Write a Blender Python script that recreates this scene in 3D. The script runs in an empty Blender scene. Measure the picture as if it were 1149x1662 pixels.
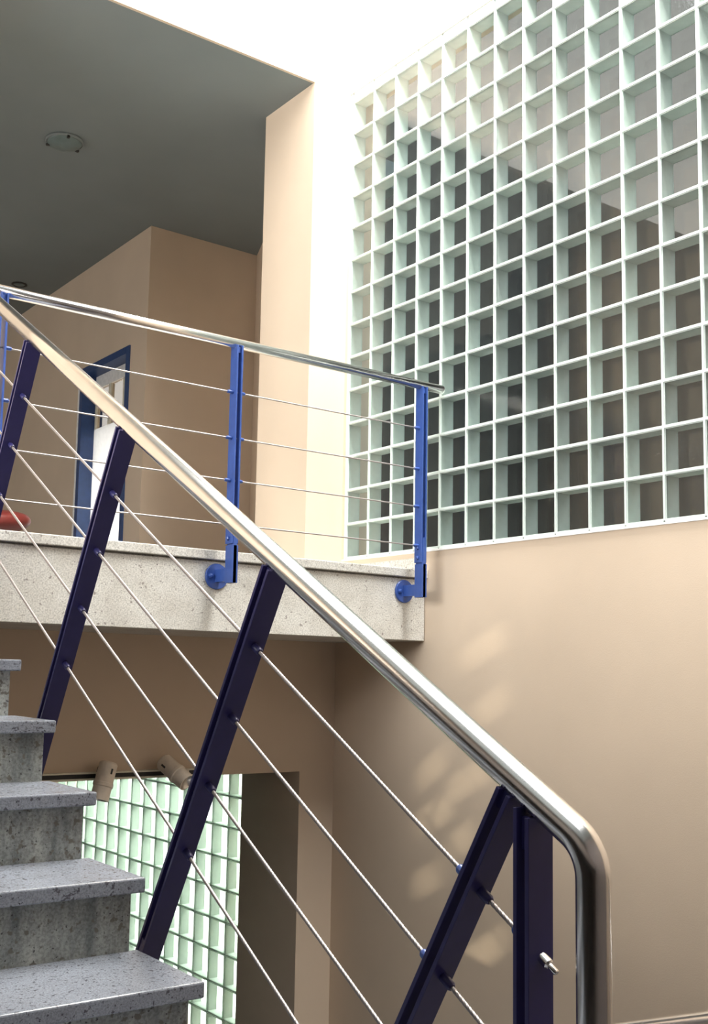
import bpy, bmesh, math, random
from mathutils import Vector, Matrix
random.seed(7)
S = bpy.context.scene
COL = S.collection
R = math.radians

# ------------------------------------------------------------------ camera
# eye of the photographer is the origin; x runs along the balcony, y into the depth, z up
IMG_W, IMG_H = 1149.0, 1662.0
F_PX, PPX, PPY = 1776.27, 507.55, 890.01
YAW, PITCH, ROLL = R(35.5956), R(6.5064), R(1.2271)
cam_d = bpy.data.cameras.new('camera')
cam = bpy.data.objects.new('camera', cam_d)
COL.objects.link(cam)
S.camera = cam
cam_d.sensor_fit = 'HORIZONTAL'
cam_d.sensor_width = 36.0
cam_d.lens = F_PX / IMG_W * 36.0
cam_d.shift_x = (IMG_W / 2 - PPX) / IMG_W
cam_d.shift_y = (PPY - IMG_H / 2) / IMG_W
cam_d.clip_start = 0.02
fwd = Vector((math.sin(YAW) * math.cos(PITCH), math.cos(YAW) * math.cos(PITCH), math.sin(PITCH)))
rgt = Vector((math.cos(YAW), -math.sin(YAW), 0))
upv = rgt.cross(fwd)
r2 = math.cos(ROLL) * rgt + math.sin(ROLL) * upv
u2 = -math.sin(ROLL) * rgt + math.cos(ROLL) * upv
cam.matrix_world = Matrix(((r2.x, u2.x, -fwd.x, 0), (r2.y, u2.y, -fwd.y, 0), (r2.z, u2.z, -fwd.z, 0), (0, 0, 0, 1)))

# ------------------------------------------------------------------ world, lights, exposure
W = bpy.data.worlds.new('sky')
S.world = W
W.use_nodes = True
bg = W.node_tree.nodes['Background']
bg.inputs['Color'].default_value = (0.80, 0.90, 1.0, 1)
bg.inputs['Strength'].default_value = 2.6
S.view_settings.view_transform = 'Standard'
S.view_settings.look = 'None'
S.view_settings.gamma = 1.0
S.view_settings.use_curve_mapping = False
S.view_settings.exposure = 0.12

SKY_X0, SKY_X1, SKY_Y0, SKY_Y1, ROOF_Z = 3.0, 3.8, 0.5, 4.95, 4.5
def area_light(name, loc, sx, sy, power, color, rot=(0, 0, 0)):
    l = bpy.data.lights.new(name, 'AREA')
    l.shape = 'RECTANGLE'
    l.size, l.size_y = sx, sy
    l.energy = power
    l.color = color
    o = bpy.data.objects.new(name, l)
    o.location = loc
    o.rotation_euler = rot
    COL.objects.link(o)
    return o
area_light('skylight_daylight', ((SKY_X0 + SKY_X1) / 2, (SKY_Y0 + SKY_Y1) / 2, ROOF_Z + 0.02), SKY_X1 - SKY_X0, SKY_Y1 - SKY_Y0, 450, (1.0, 0.985, 0.94))
RG_X0, RG_X1, RG_Y0, RG_Y1 = -0.6, 2.4, -0.3, 4.1
area_light('roof_fill_light', ((RG_X0 + RG_X1) / 2, (RG_Y0 + RG_Y1) / 2, ROOF_Z + 0.02), RG_X1 - RG_X0, RG_Y1 - RG_Y0, 80, (0.92, 0.97, 1.0))  # roof lamp added as fill for the hall and for the handrail highlight
# daylight through the side window on the far left of the upper floor
LW_X, LW_Y0, LW_Y1, LW_Z0, LW_Z1 = -4.2, 0.2, 4.4, 0.95, 2.6
area_light('side_window_daylight', (LW_X - 0.02, (LW_Y0 + LW_Y1) / 2, (LW_Z0 + LW_Z1) / 2), LW_Z1 - LW_Z0, LW_Y1 - LW_Y0, 380, (1.0, 0.97, 0.93), (0, R(-90), 0))
area_light('hall_fill_light', (LW_X - 0.02, 8.3, 1.3), 1.1, 3.6, 105, (1.0, 0.95, 0.88), (0, R(-90), 0))  # added fill that brightens the door wall, no window known there
SUN_DIR = Vector((1.0, 0.25, -0.52))
sl = bpy.data.lights.new('sun', 'SUN')
sl.energy = 3.0
sl.angle = R(0.85)
sl.color = (1.0, 0.90, 0.70)
sun = bpy.data.objects.new('sun', sl)
sun.rotation_euler = SUN_DIR.to_track_quat('-Z', 'Y').to_euler()
sun.location = (-8, 0, 8)
COL.objects.link(sun)
# added backlight in an invented white box behind the lower glass blocks
area_light('block_backlight', (4.75, 7.0, -0.05), 1.3, 3.4, 240, (1.0, 1.0, 0.985))

# ------------------------------------------------------------------ materials
def new_mat(name):
    m = bpy.data.materials.new(name)
    m.use_nodes = True
    nt = m.node_tree
    return m, nt, nt.nodes['Principled BSDF']
def ramp(nt, stops):
    r = nt.nodes.new('ShaderNodeValToRGB')
    el = r.color_ramp.elements
    while len(el) < len(stops):
        el.new(0.5)
    for e, (p, c) in zip(el, stops):
        e.position = p
        e.color = (c[0], c[1], c[2], 1)
    return r
def noise(nt, scale, detail=4, rough=0.55, vec=None):
    n = nt.nodes.new('ShaderNodeTexNoise')
    n.inputs['Scale'].default_value = scale
    n.inputs['Detail'].default_value = detail
    n.inputs['Roughness'].default_value = rough
    if vec is not None:
        nt.links.new(vec, n.inputs['Vector'])
    return n
def objcoord(nt, scale=(1, 1, 1)):
    t = nt.nodes.new('ShaderNodeTexCoord')
    m = nt.nodes.new('ShaderNodeMapping')
    m.inputs['Scale'].default_value = scale
    nt.links.new(t.outputs['Object'], m.inputs['Vector'])
    return m.outputs['Vector']
def bump(nt, src, strength, dist, bsdf):
    b = nt.nodes.new('ShaderNodeBump')
    b.inputs['Strength'].default_value = strength
    b.inputs['Distance'].default_value = dist
    nt.links.new(src, b.inputs['Height'])
    nt.links.new(b.outputs['Normal'], bsdf.inputs['Normal'])
def paint(name, col, rough=0.75, var=0.04, bumpy=0.25):
    m, nt, b = new_mat(name)
    v = objcoord(nt)
    n = noise(nt, 1.7, 3, 0.5, v)
    lo = tuple(c * (1 - var) for c in col)
    hi = tuple(min(1, c * (1 + var)) for c in col)
    r = ramp(nt, [(0.3, lo), (0.7, hi)])
    nt.links.new(n.outputs['Fac'], r.inputs['Fac'])
    nt.links.new(r.outputs['Color'], b.inputs['Base Color'])
    b.inputs['Roughness'].default_value = rough
    f = noise(nt, 160, 3, 0.6, v)
    bump(nt, f.outputs['Fac'], bumpy, 0.0015, b)
    return m
def granite(name, base, dark, streak, fleck, scale=1.0, stretch=(1, 1, 1), rough=0.35, fleck_at=0.60):
    m, nt, b = new_mat(name)
    v = objcoord(nt)
    vs = objcoord(nt, stretch)
    cloud = noise(nt, 6 * scale, 6, 0.65, vs)
    r1 = ramp(nt, [(0.34, streak), (0.62, base)])
    nt.links.new(cloud.outputs['Fac'], r1.inputs['Fac'])
    fine = noise(nt, 150 * scale, 3, 0.6, v)
    r2_ = ramp(nt, [(0.38, (0.55, 0.55, 0.54)), (0.58, (1, 1, 1))])
    nt.links.new(fine.outputs['Fac'], r2_.inputs['Fac'])
    mul = nt.nodes.new('ShaderNodeMixRGB')
    mul.blend_type = 'MULTIPLY'
    mul.inputs['Fac'].default_value = 0.75
    nt.links.new(r1.outputs['Color'], mul.inputs['Color1'])
    nt.links.new(r2_.outputs['Color'], mul.inputs['Color2'])
    sp = noise(nt, 55 * scale, 2, 0.5, v)
    r3 = ramp(nt, [(fleck_at, (0, 0, 0)), (fleck_at + 0.06, (1, 1, 1))])
    nt.links.new(sp.outputs['Fac'], r3.inputs['Fac'])
    mx = nt.nodes.new('ShaderNodeMixRGB')
    nt.links.new(r3.outputs['Color'], mx.inputs['Fac'])
    nt.links.new(mul.outputs['Color'], mx.inputs['Color1'])
    mx.inputs['Color2'].default_value = (fleck[0], fleck[1], fleck[2], 1)
    sp2 = noise(nt, 95 * scale, 2, 0.5, v)
    r4 = ramp(nt, [(fleck_at + 0.05, (0, 0, 0)), (fleck_at + 0.09, (1, 1, 1))])
    nt.links.new(sp2.outputs['Fac'], r4.inputs['Fac'])
    mx2 = nt.nodes.new('ShaderNodeMixRGB')
    nt.links.new(r4.outputs['Color'], mx2.inputs['Fac'])
    nt.links.new(mx.outputs['Color'], mx2.inputs['Color1'])
    mx2.inputs['Color2'].default_value = (dark[0], dark[1], dark[2], 1)
    nt.links.new(mx2.outputs['Color'], b.inputs['Base Color'])
    b.inputs['Roughness'].default_value = rough
    return m
def metal(name, col, rough, brushed=0.0):
    m, nt, b = new_mat(name)
    b.inputs['Metallic'].default_value = 1.0
    n = noise(nt, 9, 3, 0.5, objcoord(nt))
    r = ramp(nt, [(0.3, tuple(c * 0.94 for c in col)), (0.7, col)])
    nt.links.new(n.outputs['Fac'], r.inputs['Fac'])
    nt.links.new(r.outputs['Color'], b.inputs['Base Color'])
    b.inputs['Roughness'].default_value = rough
    return m
def gloss_paint(name, col, rough=0.35, coat=0.0):
    m, nt, b = new_mat(name)
    n = noise(nt, 25, 3, 0.5, objcoord(nt))
    r = ramp(nt, [(0.3, tuple(c * 0.9 for c in col)), (0.7, tuple(min(1, c * 1.08) for c in col))])
    nt.links.new(n.outputs['Fac'], r.inputs['Fac'])
    nt.links.new(r.outputs['Color'], b.inputs['Base Color'])
    b.inputs['Roughness'].default_value = rough
    b.inputs['Coat Weight'].default_value = coat
    return m
def pane_glass(name, tint, f0=0.03, rough=0.02):
    m = bpy.data.materials.new(name)
    m.use_nodes = True
    nt = m.node_tree
    nt.nodes.clear()
    out = nt.nodes.new('ShaderNodeOutputMaterial')
    tr = nt.nodes.new('ShaderNodeBsdfTransparent')
    tr.inputs['Color'].default_value = (*tint, 1)
    gl = nt.nodes.new('ShaderNodeBsdfGlossy')
    gl.inputs['Roughness'].default_value = rough
    lw = nt.nodes.new('ShaderNodeLayerWeight')
    lw.inputs['Blend'].default_value = 0.5
    p = nt.nodes.new('ShaderNodeMath'); p.operation = 'POWER'
    p.inputs[1].default_value = 5
    nt.links.new(lw.outputs['Facing'], p.inputs[0])
    ma = nt.nodes.new('ShaderNodeMath'); ma.operation = 'MULTIPLY_ADD'
    nt.links.new(p.outputs[0], ma.inputs[0])
    ma.inputs[1].default_value = 1 - f0
    ma.inputs[2].default_value = f0
    mix = nt.nodes.new('ShaderNodeMixShader')
    nt.links.new(ma.outputs[0], mix.inputs['Fac'])
    nt.links.new(tr.outputs[0], mix.inputs[1])
    nt.links.new(gl.outputs[0], mix.inputs[2])
    nz = nt.nodes.new('ShaderNodeTexNoise'); nz.inputs['Scale'].default_value = 14
    bp = nt.nodes.new('ShaderNodeBump'); bp.inputs['Strength'].default_value = 0.08; bp.inputs['Distance'].default_value = 0.01
    nt.links.new(nz.outputs['Fac'], bp.inputs['Height'])
    nt.links.new(bp.outputs['Normal'], gl.inputs['Normal'])
    nt.links.new(mix.outputs[0], out.inputs['Surface'])
    return m
def frosted(name, col, trans):
    m = bpy.data.materials.new(name)
    m.use_nodes = True
    nt = m.node_tree
    nt.nodes.clear()
    out = nt.nodes.new('ShaderNodeOutputMaterial')
    n = noise(nt, 30, 3, 0.5, objcoord(nt))
    r = ramp(nt, [(0.3, tuple(c * 0.93 for c in col)), (0.7, col)])
    nt.links.new(n.outputs['Fac'], r.inputs['Fac'])
    di = nt.nodes.new('ShaderNodeBsdfDiffuse')
    tl = nt.nodes.new('ShaderNodeBsdfTranslucent')
    nt.links.new(r.outputs['Color'], di.inputs['Color'])
    nt.links.new(r.outputs['Color'], tl.inputs['Color'])
    mix = nt.nodes.new('ShaderNodeMixShader')
    mix.inputs['Fac'].default_value = trans
    nt.links.new(di.outputs[0], mix.inputs[1])
    nt.links.new(tl.outputs[0], mix.inputs[2])
    nt.links.new(mix.outputs[0], out.inputs['Surface'])
    return m

M = {}
M['peach'] = paint('peach_plaster', (0.68, 0.55, 0.42))
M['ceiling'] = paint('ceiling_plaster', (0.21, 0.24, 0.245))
M['dark_wood'] = paint('dark_panelling', (0.10, 0.085, 0.08))
M['white_plaster'] = paint('white_plaster', (0.86, 0.88, 0.86))
M['granite'] = granite('fascia_granite', (0.80, 0.785, 0.735), (0.10, 0.09, 0.09), (0.66, 0.635, 0.58), (0.30, 0.27, 0.25), 1.0, (1, 1, 1), 0.45, 0.66)
M['tread'] = granite('tread_granite', (0.36, 0.39, 0.45), (0.06, 0.06, 0.07), (0.31, 0.33, 0.38), (0.11, 0.11, 0.13), 1.7, (1, 1, 1), 0.25, 0.61)  # bluish base takes in the cool sky light on the treads
M['riser'] = granite('riser_granite', (0.47, 0.49, 0.46), (0.06, 0.06, 0.06), (0.19, 0.21, 0.21), (0.15, 0.14, 0.12), 1.0, (2.2, 2.2, 0.5), 0.4, 0.60)
M['hall_floor'] = granite('hall_granite', (0.40, 0.37, 0.33), (0.06, 0.06, 0.06), (0.30, 0.27, 0.25), (0.16, 0.14, 0.13), 0.9, (1, 1, 1), 0.3, 0.64)
M['concrete'] = paint('stair_concrete', (0.30, 0.27, 0.25))
M['blue'] = gloss_paint('blue_paint', (0.042, 0.095, 0.34), 0.32)
M['blue_shaded'] = gloss_paint('blue_paint_shaded', (0.030, 0.027, 0.115), 0.32)  # same blue paint, its colour darkened to stand for shade on the stair
M['door_blue'] = gloss_paint('dark_blue_paint', (0.03, 0.07, 0.20), 0.4)
M['steel'] = metal('polished_steel', (0.84, 0.82, 0.80), 0.19)
M['cable'] = metal('cable_steel', (0.46, 0.42, 0.41), 0.5)
M['mortar'] = paint('white_mortar', (0.66, 0.74, 0.70), 0.7, 0.02, 0.1)
M['block_edge'] = frosted('frosted_glass_edge', (0.90, 0.97, 0.92), 0.35)
M['block_green'] = frosted('green_glass_edge', (0.80, 0.90, 0.80), 0.45)
M['pane'] = pane_glass('clear_block_pane', (0.96, 0.98, 0.97))
M['pane_green'] = pane_glass('green_block_pane', (0.93, 0.96, 0.94))
M['joint_dark'] = paint('grey_joint', (0.10, 0.125, 0.105), 0.8, 0.05, 0.1)
M['white_gloss'] = gloss_paint('white_lacquer', (0.92, 0.92, 0.90), 0.4)
M['milk_glass'] = frosted('milk_glass', (0.93, 0.93, 0.92), 0.6)
M['cream_gloss'] = gloss_paint('cream_lacquer', (0.80, 0.76, 0.62), 0.45)
M['door_glass'] = pane_glass('door_glass', (0.55, 0.50, 0.45), 0.05)
M['spot'] = gloss_paint('beige_plastic', (0.86, 0.76, 0.64), 0.45)
M['dark'] = gloss_paint('dark_plastic', (0.03, 0.03, 0.03), 0.5)
M['red'] = gloss_paint('red_leather', (0.22, 0.035, 0.03), 0.35)
M['green_grey'] = gloss_paint('grey_green_glass', (0.15, 0.20, 0.20), 0.4)
M['brick_far'] = paint('neighbour_brown', (0.018, 0.015, 0.015), 0.9, 0.1)
M['taupe_far'] = paint('neighbour_taupe', (0.125, 0.11, 0.105), 0.9, 0.06)
M['ground'] = paint('outside_ground', (0.35, 0.33, 0.30), 0.9, 0.1)
M['floor'] = granite('floor_granite', (0.16, 0.145, 0.14), (0.04, 0.04, 0.04), (0.11, 0.10, 0.10), (0.25, 0.22, 0.2), 0.8, (1, 1, 1), 0.3, 0.64)

# ------------------------------------------------------------------ mesh helpers
def add_box(bm, x0, x1, y0, y1, z0, z1, mtx=None):
    vs = [bm.verts.new((x, y, z)) for z in (z0, z1) for y in (y0, y1) for x in (x0, x1)]
    fs = [(0, 2, 3, 1), (4, 5, 7, 6), (0, 1, 5, 4), (2, 6, 7, 3), (0, 4, 6, 2), (1, 3, 7, 5)]
    for f in fs:
        bm.faces.new([vs[i] for i in f])
    if mtx is not None:
        for v in vs:
            v.co = mtx @ v.co
    return vs
def mesh_of(bm, name, mat, smooth=False, bevel=0.0, seg=2):
    if bevel > 0:
        bmesh.ops.bevel(bm, geom=list(bm.edges), offset=bevel, segments=seg, affect='EDGES', profile=0.5)
    bmesh.ops.recalc_face_normals(bm, faces=list(bm.faces))
    me = bpy.data.meshes.new(name)
    bm.to_mesh(me)
    bm.free()
    if mat is not None:
        me.materials.append(mat if not isinstance(mat, str) else M[mat])
    if smooth:
        for p in me.polygons:
            p.use_smooth = True
    return me
def link(name, me, parent=None, loc=None, label=None, cat=None, group=None, kind=None):
    o = bpy.data.objects.new(name, me)
    COL.objects.link(o)
    if parent is not None:
        o.parent = parent
    if loc is not None:
        o.location = loc
    if label: o['label'] = label
    if cat: o['category'] = cat
    if group: o['group'] = group
    if kind: o['kind'] = kind
    return o
def boxes(name, mat, lst, parent=None, bevel=0.0, origin=None, **kw):
    bm = bmesh.new()
    o = Vector(origin) if origin is not None else Vector((0, 0, 0))
    for b in lst:
        add_box(bm, b[0] - o.x, b[1] - o.x, b[2] - o.y, b[3] - o.y, b[4] - o.z, b[5] - o.z)
    return link(name, mesh_of(bm, name, mat, bevel=bevel), parent, None if origin is None else o, **kw)
def thing(name, loc, label, cat, group=None, kind=None):
    return link(name, None, None, loc, label, cat, group, kind)
def sweep(bm, pts, radius, n=16, cap=True, lobes=0, lobe_amp=0.0, twist=0.0):
    """tube along a list of points; optional twisted strand relief"""
    pts = [Vector(p) for p in pts]
    rings = []
    t0 = (pts[1] - pts[0]).normalized()
    ref = Vector((0, 0, 1)) if abs(t0.z) < 0.9 else Vector((1, 0, 0))
    nrm = (ref - t0 * ref.dot(t0)).normalized()
    dist = 0
    for i, p in enumerate(pts):
        if i == 0: t = t0
        elif i == len(pts) - 1: t = (pts[-1] - pts[-2]).normalized()
        else: t = ((pts[i + 1] - p).normalized() + (p - pts[i - 1]).normalized()).normalized()
        nrm = (nrm - t * nrm.dot(t)).normalized()
        bn = t.cross(nrm)
        if i: dist += (p - pts[i - 1]).length
        ring = []
        for k in range(n):
            a = 2 * math.pi * k / n
            r = radius
            if lobes:
                r = radius * (1 - lobe_amp + lobe_amp * abs(math.cos(lobes * 0.5 * a)))
            aa = a + twist * dist
            ring.append(bm.verts.new(p + (nrm * math.cos(aa) + bn * math.sin(aa)) * r))
        rings.append(ring)
    for a, b in zip(rings[:-1], rings[1:]):
        for k in range(n):
            bm.faces.new((a[k], a[(k + 1) % n], b[(k + 1) % n], b[k]))
    if cap:
        bm.faces.new(list(reversed(rings[0])))
        bm.faces.new(rings[-1])
def tube(name, mat, pts, radius, parent=None, n=16, smooth=True, **kw):
    bm = bmesh.new()
    sweep(bm, pts, radius, n)
    return link(name, mesh_of(bm, name, mat, smooth), parent, **kw)
def lathe(bm, prof, n=32, mtx=None):
    """revolve (r, z) profile round z"""
    rings = []
    for r, z in prof:
        if r < 1e-6:
            rings.append([bm.verts.new((0, 0, z))])
        else:
            rings.append([bm.verts.new((r * math.cos(2 * math.pi * k / n), r * math.sin(2 * math.pi * k / n), z)) for k in range(n)])
    for a, b in zip(rings[:-1], rings[1:]):
        for k in range(n):
            k2 = (k + 1) % n
            if len(a) == 1 and len(b) == 1: continue
            if len(a) == 1: bm.faces.new((a[0], b[k2], b[k]))
            elif len(b) == 1: bm.faces.new((a[k], a[k2], b[0]))
            else: bm.faces.new((a[k], a[k2], b[k2], b[k]))
    if mtx is not None:
        for ring in rings:
            for v in ring: v.co = mtx @ v.co
def smooth_by_angle(me, ang=35):
    me.polygons.foreach_set('use_smooth', [True] * len(me.polygons))
    bm = bmesh.new(); bm.from_mesh(me)
    for e in bm.edges:
        if len(e.link_faces) == 2 and e.calc_face_angle() > R(ang):
            e.smooth = False
    bm.to_mesh(me); bm.free()
    return me

# ------------------------------------------------------------------ the setting
XW = 3.843            # inner face of the right wall
YC = 5.08             # front of the upper back wall and its column
YBAND = 5.118         # front of the lower wall under the balcony
ZF = 0.548            # balcony floor
ZC = 3.528            # hall ceiling
YS = 4.34             # balcony front
XL, YF, ZB = -4.2, -2.2, -2.65
XO = XW + 0.20        # outer face of the right wall
GY0, GZ0, PITCH_B = 5.0385, 0.667, 0.2
NCOL, NROW = 14, 14
GY1 = GY0 - NCOL * PITCH_B
GZ1 = GZ0 + NROW * PITCH_B

struct = dict(kind='structure')
boxes('wall_right', 'peach', [
    (XW, XO, YF, YBAND + 0.2, ZB, GZ0 - 0.008),
    (XW, XO, YF, GY1 - 0.02, GZ0 - 0.008, GZ1 + 0.06),
    (XW, XO, YF, YC + 0.0, GZ1 + 0.06, ROOF_Z + 0.3),
    (XW, XO, GY0 + 0.02, YC + 0.0, GZ0 - 0.008, GZ1 + 0.06)], label='peach plastered right wall around the tall glass block window', **struct)
boxes('wall_back', 'peach', [
    (3.58, XO, YC, 5.615, ZF, ROOF_Z + 0.3), (XL, 1.35, YC, 5.615, ZF, ZC),  # left box: unseen wall piece added to keep side light from the hall
    (XL, 3.58, YC, YC + 0.02, ZC, ROOF_Z + 0.3), (XL, 3.58, YC + 0.02, 5.615, ZC + 0.2, ROOF_Z + 0.3)], label='peach back wall with wide opening into the upper hall', **struct)
boxes('wall_below_balcony', 'peach', [(XL, XW, YBAND, 5.32, -0.551, 0.18)], label='shaded brown wall band under the balcony slab', **struct)
boxes('wall_lower_side', 'peach', [
    (3.605, XW, YBAND, 5.722, ZB, -0.551),
    (3.605, XW, 8.62, 10.2, ZB, -0.551),
    (3.605, XW, 5.722, 8.62, ZB, -2.31)], label='shaded lower pilaster and wall beside the bright glass blocks', **struct)
boxes('wall_left', 'dark_wood', [(XL - 0.2, XL, YF, 12.2, ZB, LW_Z0), (XL - 0.2, XL, YF, 0.9, LW_Z1, ROOF_Z + 0.3), (XL - 0.2, XL, 3.2, 12.2, LW_Z1, ROOF_Z + 0.3), (XL - 0.2, XL, 0.9, 3.2, ROOF_Z - 0.01, ROOF_Z + 0.3),
    (XL - 0.2, XL, YF, LW_Y0, LW_Z0, LW_Z1), (XL - 0.2, XL, LW_Y1, 6.5, LW_Z0, LW_Z1), (XL - 0.2, XL, 10.1, 12.2, LW_Z0, LW_Z1), (XL - 0.2, XL, 6.5, 10.1, 1.9, LW_Z1)], label='dark panelled wall with a wide window far to the left', **struct)
# added unseen panel in the left wall, cut so sun streaks reach the right wall
STREAK_GAPS = [
    (4.048, 0.085, 3.718, 0.231, 0.050),
    (3.956, -0.188, 3.751, -0.083, 0.045),
    (4.365, -0.530, 4.173, -0.400, 0.050),
    (4.134, -0.566, 3.877, -0.439, 0.055),
    (4.352, -0.754, 4.134, -0.635, 0.055),
    (4.113, -0.842, 3.970, -0.744, 0.050),
    (4.396, -1.079, 4.204, -0.979, 0.045),
    (4.411, -1.353, 4.257, -1.267, 0.040),
    (4.045, -1.398, 3.765, -1.211, 0.060),
]
bm = bmesh.new()
add_box(bm, XL - 0.02, XL, 0.9, 3.2, LW_Z1, ROOF_Z - 0.01)
scr = link('streak_panel', mesh_of(bm, 'streak_panel', 'dark_wood'), None, label='added dark panel in the left wall, cut to cast sun streaks', kind='structure')
bm = bmesh.new()
tt = (XL - XW) / SUN_DIR.x
for ya, za, yb, zb, w_ in STREAK_GAPS:
    ya, za, yb, zb = ya + (ya - yb) * 0.22, za + (za - zb) * 0.22, yb + (yb - ya) * 0.22, zb + (zb - za) * 0.22
    w_ *= 0.72
    pa = Vector((ya, za)) + Vector((SUN_DIR.y, SUN_DIR.z)) * tt
    pb = Vector((yb, zb)) + Vector((SUN_DIR.y, SUN_DIR.z)) * tt
    dd = (pb - pa).normalized(); nn = Vector((-dd.y, dd.x)) * w_ / 2
    pr = [pa + nn * 0.3, pa - nn * 0.3, pa.lerp(pb, 0.3) - nn, pa.lerp(pb, 0.7) - nn, pb - nn * 0.3, pb + nn * 0.3, pa.lerp(pb, 0.7) + nn, pa.lerp(pb, 0.3) + nn]
    v0 = [bm.verts.new((XL - 0.1, p.x, p.y)) for p in pr]
    v1 = [bm.verts.new((XL + 0.1, p.x, p.y)) for p in pr]
    bm.faces.new(v0); bm.faces.new(list(reversed(v1)))
    for i in range(8):
        bm.faces.new((v0[i], v1[i], v1[(i + 1) % 8], v0[(i + 1) % 8]))
cut = link('streak_cutter', mesh_of(bm, 'streak_cutter', None))
md = scr.modifiers.new('gaps', 'BOOLEAN')
md.operation = 'DIFFERENCE'; md.object = cut; md.solver = 'EXACT'
bpy.context.view_layer.update()
new_me = bpy.data.meshes.new_from_object(scr.evaluated_get(bpy.context.evaluated_depsgraph_get()))
scr.modifiers.clear()
scr.data = new_me
bpy.data.objects.remove(cut)
boxes('floor_gallery', 'floor', [(XL, -0.32, YF, YS + 0.02, 0.18, ZF - 0.002), (-0.42, -0.32, YF, YS - 0.2, ZF - 0.002, 0.70)], label='upper floor slab with added light-blocking parapet left of the stairs', **struct)  # unseen parapet added to cut side light off the lower right wall
boxes('wall_front', 'dark_wood', [(XL - 0.2, XO, YF - 0.2, YF, ZB, ROOF_Z + 0.3)], label='dark panelled wall behind the viewer', **struct)
boxes('wall_hall_corner', 'peach', [(3.8, 4.95, 7.62, 7.75, ZF, ZC)], label='dim peach wall at the end of the upper hall', **struct)
boxes('wall_hall_door', 'peach', [
    (3.8, 3.98, 7.75, 7.905, ZF, ZC), (3.8, 3.98, 8.86, 12.0, ZF, ZC), (3.8, 3.98, 7.905, 8.86, 2.615, ZC)],
    label='peach hall wall with the blue framed door', **struct)
boxes('wall_hall_far', 'peach', [(XL, 4.2, 12.0, 12.2, ZF, ZC)], label='peach wall at the far end of the hall', **struct)

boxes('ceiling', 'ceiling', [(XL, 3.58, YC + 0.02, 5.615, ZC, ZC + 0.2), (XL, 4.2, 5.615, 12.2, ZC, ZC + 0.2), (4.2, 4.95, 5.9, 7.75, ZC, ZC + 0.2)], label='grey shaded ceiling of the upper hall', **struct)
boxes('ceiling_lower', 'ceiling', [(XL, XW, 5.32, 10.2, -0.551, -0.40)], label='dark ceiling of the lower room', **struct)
boxes('wall_lower_far', 'peach', [(XL, XW, 10.2, 10.4, ZB, 0.18)], label='far wall of the lower room', **struct)
Z0R, Z1R = ROOF_Z, ROOF_Z + 0.3
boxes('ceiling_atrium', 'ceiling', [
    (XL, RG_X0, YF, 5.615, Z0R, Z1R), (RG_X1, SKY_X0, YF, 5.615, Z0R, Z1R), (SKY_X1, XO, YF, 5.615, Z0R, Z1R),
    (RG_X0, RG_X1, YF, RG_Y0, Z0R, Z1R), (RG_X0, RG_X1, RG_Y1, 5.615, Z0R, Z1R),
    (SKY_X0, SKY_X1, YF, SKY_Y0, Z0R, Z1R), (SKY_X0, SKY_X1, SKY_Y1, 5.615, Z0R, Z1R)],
    label='stairwell roof with an added opening for fill light and a glazed strip along the right wall', **struct)
boxes('roof_fill_pane', 'milk_glass', [(RG_X0, RG_X1, RG_Y0, RG_Y1, ROOF_Z + 0.06, ROOF_Z + 0.08)], label='milky glass pane added over the roof fill lamp above the stairs', **struct)
boxes('floor', 'floor', [(XL, 5.9, YF, 12.2, ZB - 0.2, ZB)], label='granite floor of the lower storey', **struct)
ZL = -1.675
boxes('floor_landing', 'floor', [(XL, 1.9, YF, 0.6, ZL - 0.2, ZL)], label='granite stair landing under the viewer', **struct)
boxes('floor_balcony_front', 'granite', [(XL, XW, YS + 0.03, 5.7, 0.18, ZF - 0.002)], label='pale granite floor at the balcony edge', **struct)  # unseen strip kept paler than the hall floor to bounce light up
boxes('floor_balcony', 'hall_floor', [(XL, 4.0, 5.7, 12.2, 0.18, ZF - 0.002), (4.0, 4.9, 6.6, 7.75, 0.18, ZF - 0.002)], label='balcony and hall floor slab', **struct)
boxes('trim_1', 'granite', [(1.30, XW - 0.004, YS, YS + 0.03, 0.18, ZF - 0.048)], bevel=0.003, label='pale speckled granite fascia along the balcony edge', **struct)
boxes('trim_2', 'granite', [(1.30, XW - 0.001, YS - 0.022, YS + 0.30, ZF - 0.040, ZF + 0.004)], bevel=0.004, label='pale granite coping on top of the balcony edge', **struct)
boxes('baseboard_right', 'granite', [(XW - 0.012, XW, YS + 0.02, YC, ZF + 0.004, ZF + 0.075)], label='granite skirting below the tall glass block window', **struct)
boxes('baseboard_column', 'granite', [(3.568, XW - 0.012, YC - 0.012, YC, ZF + 0.004, ZF + 0.06)], label='granite skirting round the column', **struct)

# ------------------------------------------------------------------ glass block windows
def block_meshes(p, depth, wall, edge_mat, pane_mat):
    """block lying in the yz plane, front at x = 0, going back to x = depth"""
    h = p / 2
    bm = bmesh.new()
    def ring(x, a):
        return [bm.verts.new((x, y * a, z * a)) for y, z in ((-1, -1), (1, -1), (1, 1), (-1, 1))]
    of, ob, ib, inn = ring(0, h), ring(depth, h), ring(depth, h - wall), ring(0, h - wall)
    for a, b in ((of, ob), (ob, ib), (ib, inn), (inn, of)):
        for k in range(4):
            bm.faces.new((a[k], a[(k + 1) % 4], b[(k + 1) % 4], b[k]))
    shell = mesh_of(bm, 'glass_block', edge_mat)
    bm = bmesh.new()
    a = h - wall
    add_box(bm, 0, 0.006, -a, a, -a, a)
    pane = mesh_of(bm, 'pane', pane_mat)
    return shell, pane

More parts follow.
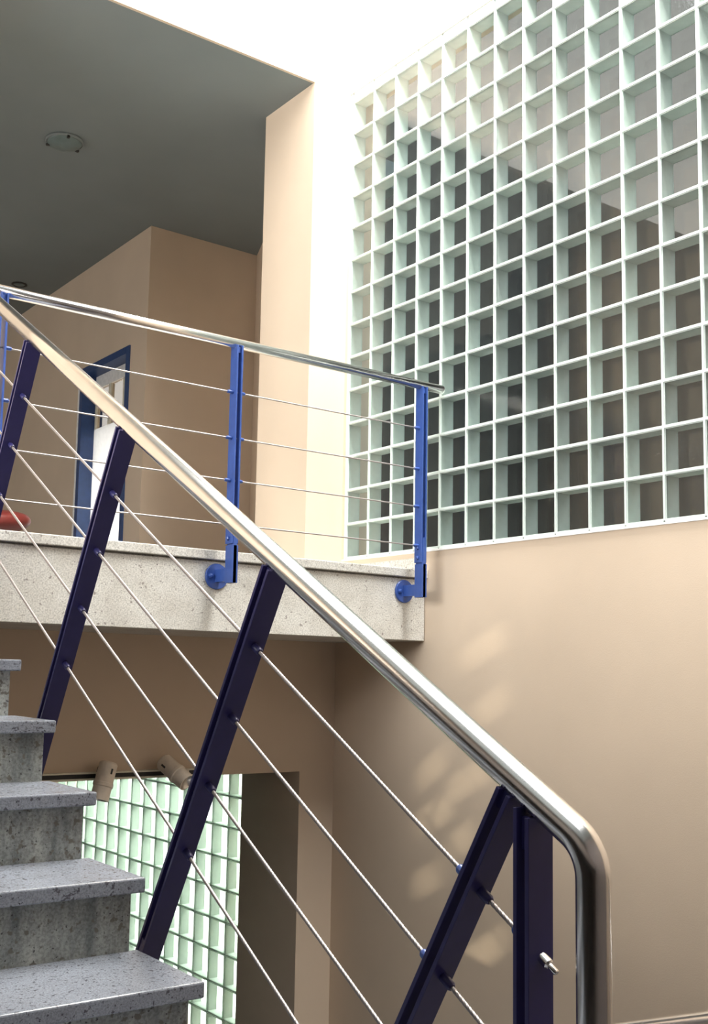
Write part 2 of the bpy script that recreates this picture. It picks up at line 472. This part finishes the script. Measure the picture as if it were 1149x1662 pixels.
win1 = thing('window_1', (XW, GY0, GZ0), 'tall window of pale green glass blocks in the right wall', None, kind='structure')
BS = 0.190
shell, pane = block_meshes(BS, 0.085, 0.004, 'block_edge', 'pane')
for i in range(NCOL):
    for j in range(NROW):
        b = link('glass_block', shell, win1, (0.004, -(i + 0.5) * PITCH_B, (j + 0.5) * PITCH_B))
        link('front_pane', pane, b, (0.002, 0, 0))
        link('back_pane', pane, b, (0.077, 0, 0))
bm = bmesh.new()
jw = (PITCH_B - BS) / 2
Y1, Z1 = -NCOL * PITCH_B, NROW * PITCH_B
for i in range(NCOL + 1):
    y = -i * PITCH_B
    add_box(bm, -0.001, 0.089, y - jw + (0.0 if i < NCOL else -0.01), y + jw, 0, Z1)
for j in range(NROW + 1):
    z = j * PITCH_B
    for i in range(NCOL):
        add_box(bm, -0.001, 0.089, -(i + 1) * PITCH_B + jw, -i * PITCH_B - jw, z - (jw if j else 0.008), z + (jw if j < NROW else 0.06))
add_box(bm, -0.001, 0.089, jw, jw + 0.012, -0.008, Z1 + 0.06)
link('mortar_joints', mesh_of(bm, 'mortar_joints', 'mortar'), win1, (0, 0, 0))
boxes('sill_strip', 'white_gloss', [(-0.006, 0.0, Y1, 0.03, -0.016, -0.006)], win1)
boxes('head_strip', 'cream_gloss', [(-0.006, 0.0, Y1, 0.03, Z1 + 0.06, Z1 + 0.066)], win1)

P2 = 0.1905
W2Y, W2Z = 5.722, -0.577
win2 = thing('window_2', (3.605, W2Y, W2Z), 'lower window of backlit green and white glass blocks behind the stairs', None, kind='structure')
B2 = 0.1855
shell2, pane2 = block_meshes(B2, 0.066, 0.006, 'block_green', 'pane_green')
NC2, NR2 = 15, 9
for i in range(NC2):
    for j in range(NR2):
        b = link('glass_block', shell2, win2, (0.03, (i + 0.5) * P2, -(j + 0.5) * P2))
        link('front_pane', pane2, b, (0.002, 0, 0))
        link('back_pane', pane2, b, (0.059, 0, 0))
bm = bmesh.new()
j2 = (P2 - B2) / 2
for i in range(NC2 + 1):
    add_box(bm, 0.034, 0.096, i * P2 - j2, i * P2 + j2, -NR2 * P2, 0)
for j in range(NR2 + 1):
    for i in range(NC2):
        add_box(bm, 0.034, 0.096, i * P2 + j2, (i + 1) * P2 - j2, -j * P2 - j2, -j * P2 + j2)
link('grey_joints', mesh_of(bm, 'grey_joints', 'joint_dark'), win2, (0, 0, 0))

# invented white box for the backlight behind the lower glass blocks
boxes('backlight_box', 'white_plaster', [
    (5.6, 5.7, 5.3, 9.4, ZB, 0.0), (XW, 5.7, 9.3, 9.4, ZB, 0.0), (XO + 0.01, 5.7, 5.3, 5.4, ZB, 0.0),
    (XW, 5.7, 5.4, 9.3, ZB, ZB + 0.02)], label='invented white backlight box seen through the lower glass blocks', **struct)

# ------------------------------------------------------------------ outside the tall window
boxes('ground', 'ground', [(XO, 30, -12, 26, ZB - 0.2, ZB)], label='paved yard outside the window', **struct)

nb = [(-6.0, ZB), (10.0, ZB), (10.0, 6.84), (4.4, 3.04), (-6.0, 2.6)]
def prism_x(name, mat, prof, x0, x1, **kw):
    bm = bmesh.new()
    a = [bm.verts.new((x0, y, z)) for y, z in prof]
    b = [bm.verts.new((x1, y, z)) for y, z in prof]
    bm.faces.new(a); bm.faces.new(list(reversed(b)))
    for i in range(len(prof)):
        j = (i + 1) % len(prof)
        bm.faces.new((a[i], b[i], b[j], a[j]))
    return link(name, mesh_of(bm, name, mat), None, **kw)
prism_x('neighbouring_house', 'brick_far', nb, 6.5, 9.0, label='dark brown neighbouring house with sloping roof line seen through the tall glass blocks', cat='building')
bm = bmesh.new()
pl = [(XO - 0.12, 5.60), (XO, 5.56), (4.98, 7.75), (4.86, 7.75)]
a_ = [bm.verts.new((x, y, 0.18)) for x, y in pl]
b_ = [bm.verts.new((x, y, ZC + 0.2)) for x, y in pl]
bm.faces.new(a_); bm.faces.new(b_)
for i in range(4):
    bm.faces.new((a_[i], a_[(i + 1) % 4], b_[(i + 1) % 4], b_[i]))
link('wall_hall_side', mesh_of(bm, 'wall_hall_side', 'peach'), None, label='hall wall behind the column', kind='structure')
boxes('apartment_block', 'taupe_far', [(12, 16, -8, 24, ZB, 16)], label='taupe building behind the dark neighbouring house, seen through the upper blocks', cat='building')

# ------------------------------------------------------------------ staircase
st = thing('staircase', (1.2, 2.058, ZL), 'granite staircase climbing on the left with thick speckled treads', 'staircase')
SO = Vector((1.2, 2.058, ZL))
RUN, RISE, TY0, TZ0, XS = 0.2835, 0.1672, 2.058, -0.647, 1.22
XSL = -0.25
for k in range(-6, 7):
    y, z = TY0 + RUN * k, TZ0 + RISE * k
    bm = bmesh.new()
    add_box(bm, XSL, XS, y, y + RUN + 0.03, z - 0.034, z)
    bmesh.ops.translate(bm, verts=bm.verts, vec=-SO)
    link('tread', mesh_of(bm, 'tread', 'tread', bevel=0.004), st)
    bm = bmesh.new()
    zb = max(z - RISE, ZL)
    add_box(bm, XSL, XS - 0.026, y + 0.022, y + 0.042, zb, z - 0.034)
    bmesh.ops.translate(bm, verts=bm.verts, vec=-SO)
    link('riser', mesh_of(bm, 'riser', 'riser'), st)
y, z = TY0 + RUN * 7, ZF
bm = bmesh.new()
add_box(bm, XSL, XS, y, YS - 0.024, z - 0.034, z)
add_box(bm, XSL, XS - 0.026, y + 0.022, y + 0.042, TZ0 + RISE * 6, z - 0.034)
bmesh.ops.translate(bm, verts=bm.verts, vec=-SO)
link('top_step', mesh_of(bm, 'top_step', 'tread'), st)
# sloping stair body with a stepped top and a flat raking underside
prof = []
for k in range(-6, 7):
    y, z = TY0 + RUN * k + 0.042, TZ0 + RISE * k - 0.034
    prof += [(y, max(z - RISE, ZL + 0.001)), (y, z)]
prof += [(YS - 0.03, TZ0 + RISE * 6 - 0.034), (YS - 0.03, TZ0 + RISE * 6 - 0.26), (TY0 + RUN * -4, ZL + 0.001)]
bm = bmesh.new()
va = [bm.verts.new((XSL - SO.x, y - SO.y, z - SO.z)) for y, z in prof]
vb = [bm.verts.new((XS - 0.03 - SO.x, y - SO.y, z - SO.z)) for y, z in prof]
bm.faces.new(va); bm.faces.new(list(reversed(vb)))
for i in range(len(prof)):
    j = (i + 1) % len(prof)
    bm.faces.new((va[i], vb[i], vb[j], va[j]))
link('stair_body', mesh_of(bm, 'stair_body', 'concrete'), st)

# ------------------------------------------------------------------ stair railing
XR = 1.275
SLOPE, INTER = 0.57273, -0.85753
D = Vector((0, 1, SLOPE)).normalized()       # up along the rail
N = Vector((0, D.z, -D.y))                   # down away from the rail
def on_rail(s, t=0.0):
    return Vector((XR, 0, INTER)) + D * s + N * t
rl_loc = Vector((XR, 1.07, ZL))
rl = thing('stair_railing', rl_loc, 'stair railing with thick polished steel handrail, leaning blue posts and steel cables', 'railing')
def rel(pts, o): return [Vector(p) - o for p in pts]
# handrail with bent lower end
yv = 1.072
top = on_rail(4.95)
rb = 0.075
corner = Vector((XR, yv, INTER + SLOPE * yv))
a0 = D.angle(Vector((0, 0, 1)))
tl = rb * math.tan(a0 / 2) if a0 < math.pi else rb
# turning angle between coming-down direction (-D) and straight down
turn = (-D).angle(Vector((0, 0, -1)))
tl = rb * math.tan(turn / 2)
pA = corner + D * tl
pB = corner + Vector((0, 0, -1)) * tl
cen = pA + N * rb
arc = []
for q in range(13):
    f = q / 12 * turn
    v = (pA - cen)
    # rotate about x axis
    for sgn in (1,):
        arc.append((v, f))
pts = [top, on_rail(3.5), on_rail(2.5)]
test = Matrix.Rotation(turn, 3, 'X') @ (pA - cen)
sg = 1 if (cen + test - pB).length < (cen + Matrix.Rotation(-turn, 3, 'X') @ (pA - cen) - pB).length else -1
for v, f in arc:
    pts.append(cen + Matrix.Rotation(sg * f, 3, 'X') @ v)
pts.append(Vector((XR, yv, -1.0)))
pts.append(Vector((XR, yv, ZL)))
tube('handrail', 'steel', rel(pts, rl_loc), 0.0255, rl, n=32)

PW, PT, PG = 0.054, 0.008, 0.016     # flat bar width, thickness, gap between the two bars
def bar_between(name, mat, p0, p1, wdir, w, tdir, t, parent, origin, bevel=0.001):
    """flat bar from p0 to p1, width w along wdir, thickness t along tdir"""
    bm = bmesh.new()
    p0, p1 = Vector(p0) - origin, Vector(p1) - origin
    wv, tv = Vector(wdir) * w / 2, Vector(tdir) * t / 2
    vs = []
    for p in (p0, p1):
        for a, b in ((-1, -1), (1, -1), (1, 1), (-1, 1)):
            vs.append(bm.verts.new(p + wv * a + tv * b))
    for f in ((3, 2, 1, 0), (4, 5, 6, 7), (0, 1, 5, 4), (1, 2, 6, 5), (2, 3, 7, 6), (3, 0, 4, 7)):
        bm.faces.new([vs[i] for i in f])
    return link(name, mesh_of(bm, name, mat, bevel=bevel), parent)
def ferrule(parent, pos, direction, origin, length=0.026, r=0.0085, name='ferrule', mat='blue'):
    bm = bmesh.new()
    lathe(bm, [(0, 0), (r * 1.0, 0), (r * 1.0, length * 0.86), (r * 0.72, length), (0, length)], 14)
    me = smooth_by_angle(mesh_of(bm, name, mat))
    o = link(name, me, parent, Vector(pos) - origin)
    o.rotation_euler = Vector((0, 0, 1)).rotation_difference(Vector(direction)).to_euler()
    return o
CT = [0.197, 0.372, 0.552, 0.735]
for s in (1.402, 2.195, 3.05, 3.885, 4.72):
    base = on_rail(s)
    post = link('post', None, rl, base - rl_loc)
    for sd in (-1, 1):
        off = D * sd * (PG + PT) / 2
        bar_between('flat_bar', 'blue_shaded', on_rail(s, 0.018) + off, on_rail(s, 1.17) + off, (1, 0, 0), PW, D, PT, post, base)
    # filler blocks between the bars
    bar_between('spacer', 'blue_shaded', on_rail(s, 0.016) , on_rail(s, 0.05), (1, 0, 0), PW * 0.6, D, PG, post, base, 0)
    bar_between('spacer', 'blue_shaded', on_rail(s, 1.0), on_rail(s, 1.16), (1, 0, 0), PW * 0.9, D, PG, post, base, 0)
    # fixing to the side of the stair
    q = on_rail(s, 1.13)
    bm = bmesh.new()
    lathe(bm, [(0, 0), (0.02, 0), (0.02, 0.09), (0, 0.09)], 16, Matrix.Translation(q - base - Vector((0.083, 0, 0))) @ Matrix.Rotation(R(90), 4, 'Y'))
    link('fixing_stub', mesh_of(bm, 'fixing_stub', 'blue_shaded'), post)
    for t in CT:
        for sd in (-1, 1):
            ferrule(post, on_rail(s, t) + D * sd * (PG / 2 + PT), D * sd, base, mat='blue' if sd > 0 else 'blue_shaded')  # viewer-side ferrules take the shaded copy of the paint
# upright end post
yp = 1.188
base = Vector((XR, yp, ZL))
post = link('post', None, rl, base - rl_loc)
ztop = INTER + SLOPE * yp - 0.012
for sd in (-1, 1):
    yy = yp + sd * (PG + PT) / 2
    zt = INTER + SLOPE * yy - 0.026
    bar_between('flat_bar', 'blue_shaded', (XR, yy, ZL), (XR, yy, zt), (1, 0, 0), PW, (0, 1, 0), PT, post, base)
bar_between('spacer', 'blue_shaded', (XR, yp, ztop - 0.07), (XR, yp, ztop - 0.02), (1, 0, 0), PW * 0.6, (0, 1, 0), PG, post, base, 0)
for t in CT:
    # cable line meets the upright
    s_hit = (yp - N.y * t) / D.y
    p = on_rail(s_hit, t)
    if p.z > ZL + 0.05:
        ferrule(post, p + D * 0.018, D, base)
        pe = p - D * 0.020
        ferrule(post, pe, -D, base, 0.018, 0.0085, 'cable_nut', 'steel')
        ferrule(post, pe - D * 0.018, -D, base, 0.016, 0.005, 'cable_end', 'steel')
bm = bmesh.new()
add_box(bm, -0.06, 0.06, -0.05, 0.05, 0, 0.008)
link('foot_plate', mesh_of(bm, 'foot_plate', 'blue_shaded'), post)
def cable(name, a, b, r, parent, origin, lay=0.055, per=10):
    a, b = Vector(a) - origin, Vector(b) - origin
    L = (b - a).length
    n = max(2, int(L / lay * per))
    bm = bmesh.new()
    sweep(bm, [a.lerp(b, i / n) for i in range(n + 1)], r, 18, True, 6, 0.30, 2 * math.pi / lay)
    return link(name, mesh_of(bm, name, 'cable', True), parent)
for t in CT:
    s_hit = (yp - N.y * t) / D.y
    cable('cable', on_rail(s_hit - 0.03, t), on_rail(4.72, t), 0.0042, rl, rl_loc)

# ------------------------------------------------------------------ balcony railing
YR = 4.21
br_loc = Vector((2.56, YR, 0.4))
br = thing('balcony_railing', br_loc, 'level balcony railing with steel handrail, upright blue posts and four cables', 'railing')
ZR = 1.503
tube('handrail', 'steel', rel([(1.34, YR, ZR), (2.0, YR, ZR), (3.826, YR, ZR)], br_loc), 0.0235, br, n=28)
bm = bmesh.new()
lathe(bm, [(0, 0), (0.0225, 0), (0.0225, 0.006), (0, 0.006)], 28, Matrix.Translation(Vector((3.826, YR, ZR)) - br_loc) @ Matrix.Rotation(R(90), 4, 'Y'))
link('end_cap', mesh_of(bm, 'end_cap', 'steel'), br)
CZ = [1.272, 1.058, 0.862, 0.660]
bw, bt, bg_ = 0.056, 0.008, 0.018
for px in (1.452, 2.562, 3.692):
    base = Vector((px, YR, 0.36))
    post = link('post', None, br, base - br_loc)
    for sd in (-1, 1):
        xx = px + sd * (bg_ + bt) / 2
        bar_between('flat_bar', 'blue', (xx, YR, 0.572), (xx, YR, ZR - 0.012), (0, 1, 0), bw, (1, 0, 0), bt, post, base)
    bar_between('spacer', 'blue', (px, YR, ZR - 0.045), (px, YR, ZR - 0.018), (0, 1, 0), bw * 0.6, (1, 0, 0), bg_, post, base, 0)
    bar_between('bracket', 'blue', (px, YR - 0.004, 0.395), (px, YR - 0.004, 0.70), (0, 1, 0), bw + 0.002, (1, 0, 0), 0.0178, post, base, 0.001)
    bar_between('bracket_cheek', 'blue', (px, YR - 0.004, 0.395), (px, YR - 0.004, 0.565), (0, 1, 0), bw + 0.002, (1, 0, 0), 0.032, post, base, 0.001)
    # disc on the fascia and its stand-off
    disc_c = Vector((px, YS, 0.432))
    bm = bmesh.new()
    lathe(bm, [(0, 0), (0.057, 0), (0.060, 0.003), (0.060, 0.009), (0.057, 0.012), (0, 0.012)], 32, Matrix.Translation(disc_c - base) @ Matrix.Rotation(R(90), 4, 'X'))
    disc = link('mounting_disc', smooth_by_angle(mesh_of(bm, 'mounting_disc', 'blue')), post)
    bm = bmesh.new()
    add_box(bm, -0.012, 0.012, YR + 0.02 - base.y, YS - 0.01 - base.y, 0.405 - base.z, 0.462 - base.z)
    link('stand_off', mesh_of(bm, 'stand_off', 'blue'), post)
    for sx in (-1, 1):
        bm = bmesh.new()
        lathe(bm, [(0, 0), (0.0115, 0), (0.0115, 0.009), (0.006, 0.012), (0, 0.012)], 6, Matrix.Translation(disc_c - base + Vector((sx * 0.036, -0.012, 0))) @ Matrix.Rotation(R(90), 4, 'X'))
        link('bolt', mesh_of(bm, 'bolt', 'blue'), post)
    for zz in (0.597, 0.648):
        bm = bmesh.new()
        lathe(bm, [(0, 0), (0.0105, 0), (0.0105, 0.008), (0.006, 0.011), (0, 0.011)], 6, Matrix.Translation(Vector((px - bg_ / 2 - bt, YR, zz)) - base) @ Matrix.Rotation(R(-90), 4, 'Y'))
        link('bolt', mesh_of(bm, 'bolt', 'blue'), post)
    for z in CZ:
        for sd in (-1, 1):
            if sd > 0 and px > 3.6:
                ferrule(post, (px + bg_ / 2 + bt, YR, z), (1, 0, 0), base, 0.008, 0.007)
            else:
                ferrule(post, (px + sd * (bg_ / 2 + bt), YR, z), (sd, 0, 0), base, 0.03, 0.0085)
for z in CZ:
    cable('cable', (1.40, YR, z), (3.70, YR, z), 0.0038, br, br_loc, 0.055, 8)

# ------------------------------------------------------------------ hall: door, ceiling fittings, red chair
dr = thing('door_1', (3.8, 8.38, ZF), 'white door with blue frame and small glazed top panes', None, kind='structure')
DO = Vector((3.8, 8.38, ZF))
def dbox(name, mat, b, parent=dr, bevel=0.002, po=None):
    o = DO
    bm = bmesh.new()
    add_box(bm, b[0] - o.x, b[1] - o.x, b[2] - o.y, b[3] - o.y, b[4] - o.z, b[5] - o.z)
    return link(name, mesh_of(bm, name, mat, bevel=bevel), parent)
# frame lining through the wall
dbox('frame_jamb', 'door_blue', (3.788, 3.985, 7.905, 7.965, ZF, 2.615))
dbox('frame_jamb', 'door_blue', (3.788, 3.985, 8.80, 8.86, ZF, 2.615))
dbox('frame_head', 'door_blue', (3.788, 3.985, 7.965, 8.80, 2.555, 2.615))
dbox('frame_edge', 'white_gloss', (3.783, 3.80, 8.86, 8.885, ZF, 2.59))
leaf = dbox('leaf_panel', 'milk_glass', (3.91, 3.95, 7.967, 8.798, ZF + 0.01, 2.08), po=DO)
dbox('leaf_rail', 'white_gloss', (3.91, 3.95, 7.967, 8.798, 2.44, 2.553))
for yy, w_ in ((7.967, 0.03), (8.21, 0.045), (8.49, 0.045), (8.768, 0.03)):
    dbox('mullion', 'cream_gloss', (3.912, 3.948, yy, yy + w_, 2.08, 2.44), bevel=0.001)
dbox('glass_pane', 'door_glass', (3.927, 3.933, 7.99, 8.775, 2.08, 2.44), bevel=0)
area_light('door_backlight', (4.9, 8.4, 1.15), 1.0, 1.2, 45, (1.0, 0.98, 0.95), (0, R(90), 0))  # lamp added behind the door panel, standing for a bright room beyond

cl = thing('ceiling_lamp', (2.678, 6.712, ZC), 'round flat glass ceiling lamp with dark clips on the hall ceiling', 'lamp')
bm = bmesh.new()
lathe(bm, [(0, 0), (0.125, 0), (0.128, -0.012), (0.122, -0.02), (0.118, -0.02)], 48)
link('base_ring', smooth_by_angle(mesh_of(bm, 'base_ring', 'ceiling')), cl)
bm = bmesh.new()
lathe(bm, [(0.118, -0.014), (0.112, -0.024), (0.085, -0.036), (0.04, -0.044), (0, -0.046)], 48)
link('glass_shade', smooth_by_angle(mesh_of(bm, 'glass_shade', 'green_grey')), cl)
for a in (20, 140, 260):
    bm = bmesh.new()
    add_box(bm, 0.103, 0.126, -0.009, 0.009, -0.033, -0.018, Matrix.Rotation(R(a), 4, 'Z'))
    link('clip', mesh_of(bm, 'clip', 'dark', bevel=0.002), cl)
dl = thing('downlight', (3.46, 9.60, ZC), 'small recessed downlight on the hall ceiling near the door wall', 'lamp')
bm = bmesh.new()
lathe(bm, [(0.07, 0), (0.072, -0.006), (0.058, -0.012), (0.05, -0.004)], 32)
link('ring', smooth_by_angle(mesh_of(bm, 'ring', 'dark')), dl)
bm = bmesh.new()
lathe(bm, [(0.056, -0.002), (0.03, -0.012), (0, -0.015)], 32)
link('bulb', smooth_by_angle(mesh_of(bm, 'bulb', 'green_grey')), dl)

ch = thing('armchair', (2.32, 7.05, ZF), 'low rounded red leather chair on the hall floor behind the balcony edge', 'chair')
def cushion(name, sx, sy, sz, loc, rot, parent, mat='red', e=3.0):
    bm = bmesh.new()
    bmesh.ops.create_icosphere(bm, subdivisions=4, radius=1)
    for v in bm.verts:
        c = v.co
        l = (abs(c.x) ** e + abs(c.y) ** e + abs(c.z) ** 2.4) ** (1 / e)
        c /= l
        v.co = Vector((c.x * sx, c.y * sy, c.z * sz))
    bmesh.ops.transform(bm, matrix=Matrix.Translation(loc) @ Matrix.Rotation(R(rot[0]), 4, 'X') @ Matrix.Rotation(R(rot[1]), 4, 'Y'), verts=bm.verts)
    return link(name, mesh_of(bm, name, mat, True), parent)
cushion('seat', 0.36, 0.34, 0.085, (0, 0, 0.375), (0, -6, 0), ch, e=2.2)
cushion('backrest', 0.07, 0.33, 0.26, (-0.40, 0, 0.62), (0, -14, 0), ch, e=2.4)
for sx in (-1, 1):
    for sy in (-1, 1):
        bm = bmesh.new()
        sweep(bm, [(0.13 * sx, 0.13 * sy, 0.34), (0.21 * sx, 0.21 * sy, 0)], 0.014, 12)
        link('leg', mesh_of(bm, 'leg', 'steel', True), ch)

# ------------------------------------------------------------------ lower room: track and spotlights
YT, ZT = YBAND - 0.001, -0.549
tr = boxes('lighting_track', 'cream_gloss', [(1.6, 3.0, YT - 0.03, YT, ZT + 0.032, ZT + 0.040), (1.6, 3.0, YT - 0.03, YT, ZT, ZT + 0.010),
      (1.6, 3.0, YT - 0.008, YT, ZT + 0.010, ZT + 0.032)], label='thin lighting track along the bottom of the wall band above the lower glass blocks', cat='track', origin=(2.3, YT, ZT))
boxes('slot', 'dark', [(-0.7, 0.7, -0.018, -0.008, 0.010, 0.032)], tr)
def spot(pos, aim, label, side):
    t = thing('spotlight', pos, label, 'spotlight', 'spotlights on the track')
    # arm back to the track and its adapter box, joined at the housing
    boxes('adapter', 'spot', [(side - 0.045, side + 0.045, YT - 0.062 - pos[1], YT - 0.031 - pos[1], ZT + 0.002 - pos[2], ZT + 0.040 - pos[2])], t, bevel=0.004)
    bm = bmesh.new()
    sweep(bm, [(0, 0, 0), (side, YT - 0.05 - pos[1], ZT + 0.02 - pos[2])], 0.012, 12)
    link('stem', mesh_of(bm, 'stem', 'spot', True), t)
    m = Vector((0, 0, 1)).rotation_difference(Vector(aim).normalized()).to_matrix().to_4x4() @ Matrix.Scale(1.22, 4)
    bm = bmesh.new()
    lathe(bm, [(0, -0.082), (0.030, -0.082), (0.037, -0.074), (0.038, 0.0), (0.0415, 0.004), (0.0415, 0.016), (0.038, 0.02), (0.038, 0.072), (0.034, 0.072), (0.028, 0.05), (0, 0.05)], 32, m)
    hs = link('housing', smooth_by_angle(mesh_of(bm, 'housing', 'spot')), t)
    bm = bmesh.new()
    lathe(bm, [(0, 0.055), (0.015, 0.056), (0.028, 0.066), (0.0335, 0.0715)], 28, m)
    link('reflector', smooth_by_angle(mesh_of(bm, 'reflector', 'steel')), hs)
    for a in (60, 200, 300):
        bm = bmesh.new()
        add_box(bm, 0.0355, 0.0388, -0.004, 0.004, -0.055, -0.033, m @ Matrix.Rotation(R(a), 4, 'Z'))
        link('vent_slot', mesh_of(bm, 'vent_slot', 'dark'), hs)
    return t
spot((2.365, 5.02, -0.552), (-0.30, -0.10, -1.0), 'beige cylindrical spotlight on the track just above a stair tread', 0.03)
spot((2.742, 4.985, -0.515), (0.36, -0.80, -0.55), 'beige cylindrical spotlight with visible round lens beside the leaning blue post', 0.075)

# ------------------------------------------------------------------ rail of the lower flight, only just in frame
lo = Vector((2.2, 1.5, ZB))
lr = thing('lower_railing', lo, 'steel handrail of the lower flight at the bottom right corner', 'railing')
SL2 = -0.3617
def low(y): return Vector((2.2, y, -0.752 + SL2 * (y - 1.531) - 0.0))
tube('handrail', 'steel', rel([low(0.3), low(1.2), low(2.2), low(3.2)], lo), 0.025, lr, n=24)
for yy in (0.6, 2.9):
    pz = low(yy).z
    post = link('post', None, lr, Vector((2.2, yy, ZB)) - lo)
    for sd in (-1, 1):
        bar_between('flat_bar', 'blue_shaded', (2.2, yy + sd * 0.012, ZB), (2.2, yy + sd * 0.012, pz - 0.02), (1, 0, 0), PW, (0, 1, 0), PT, post, Vector((2.2, yy, ZB)))
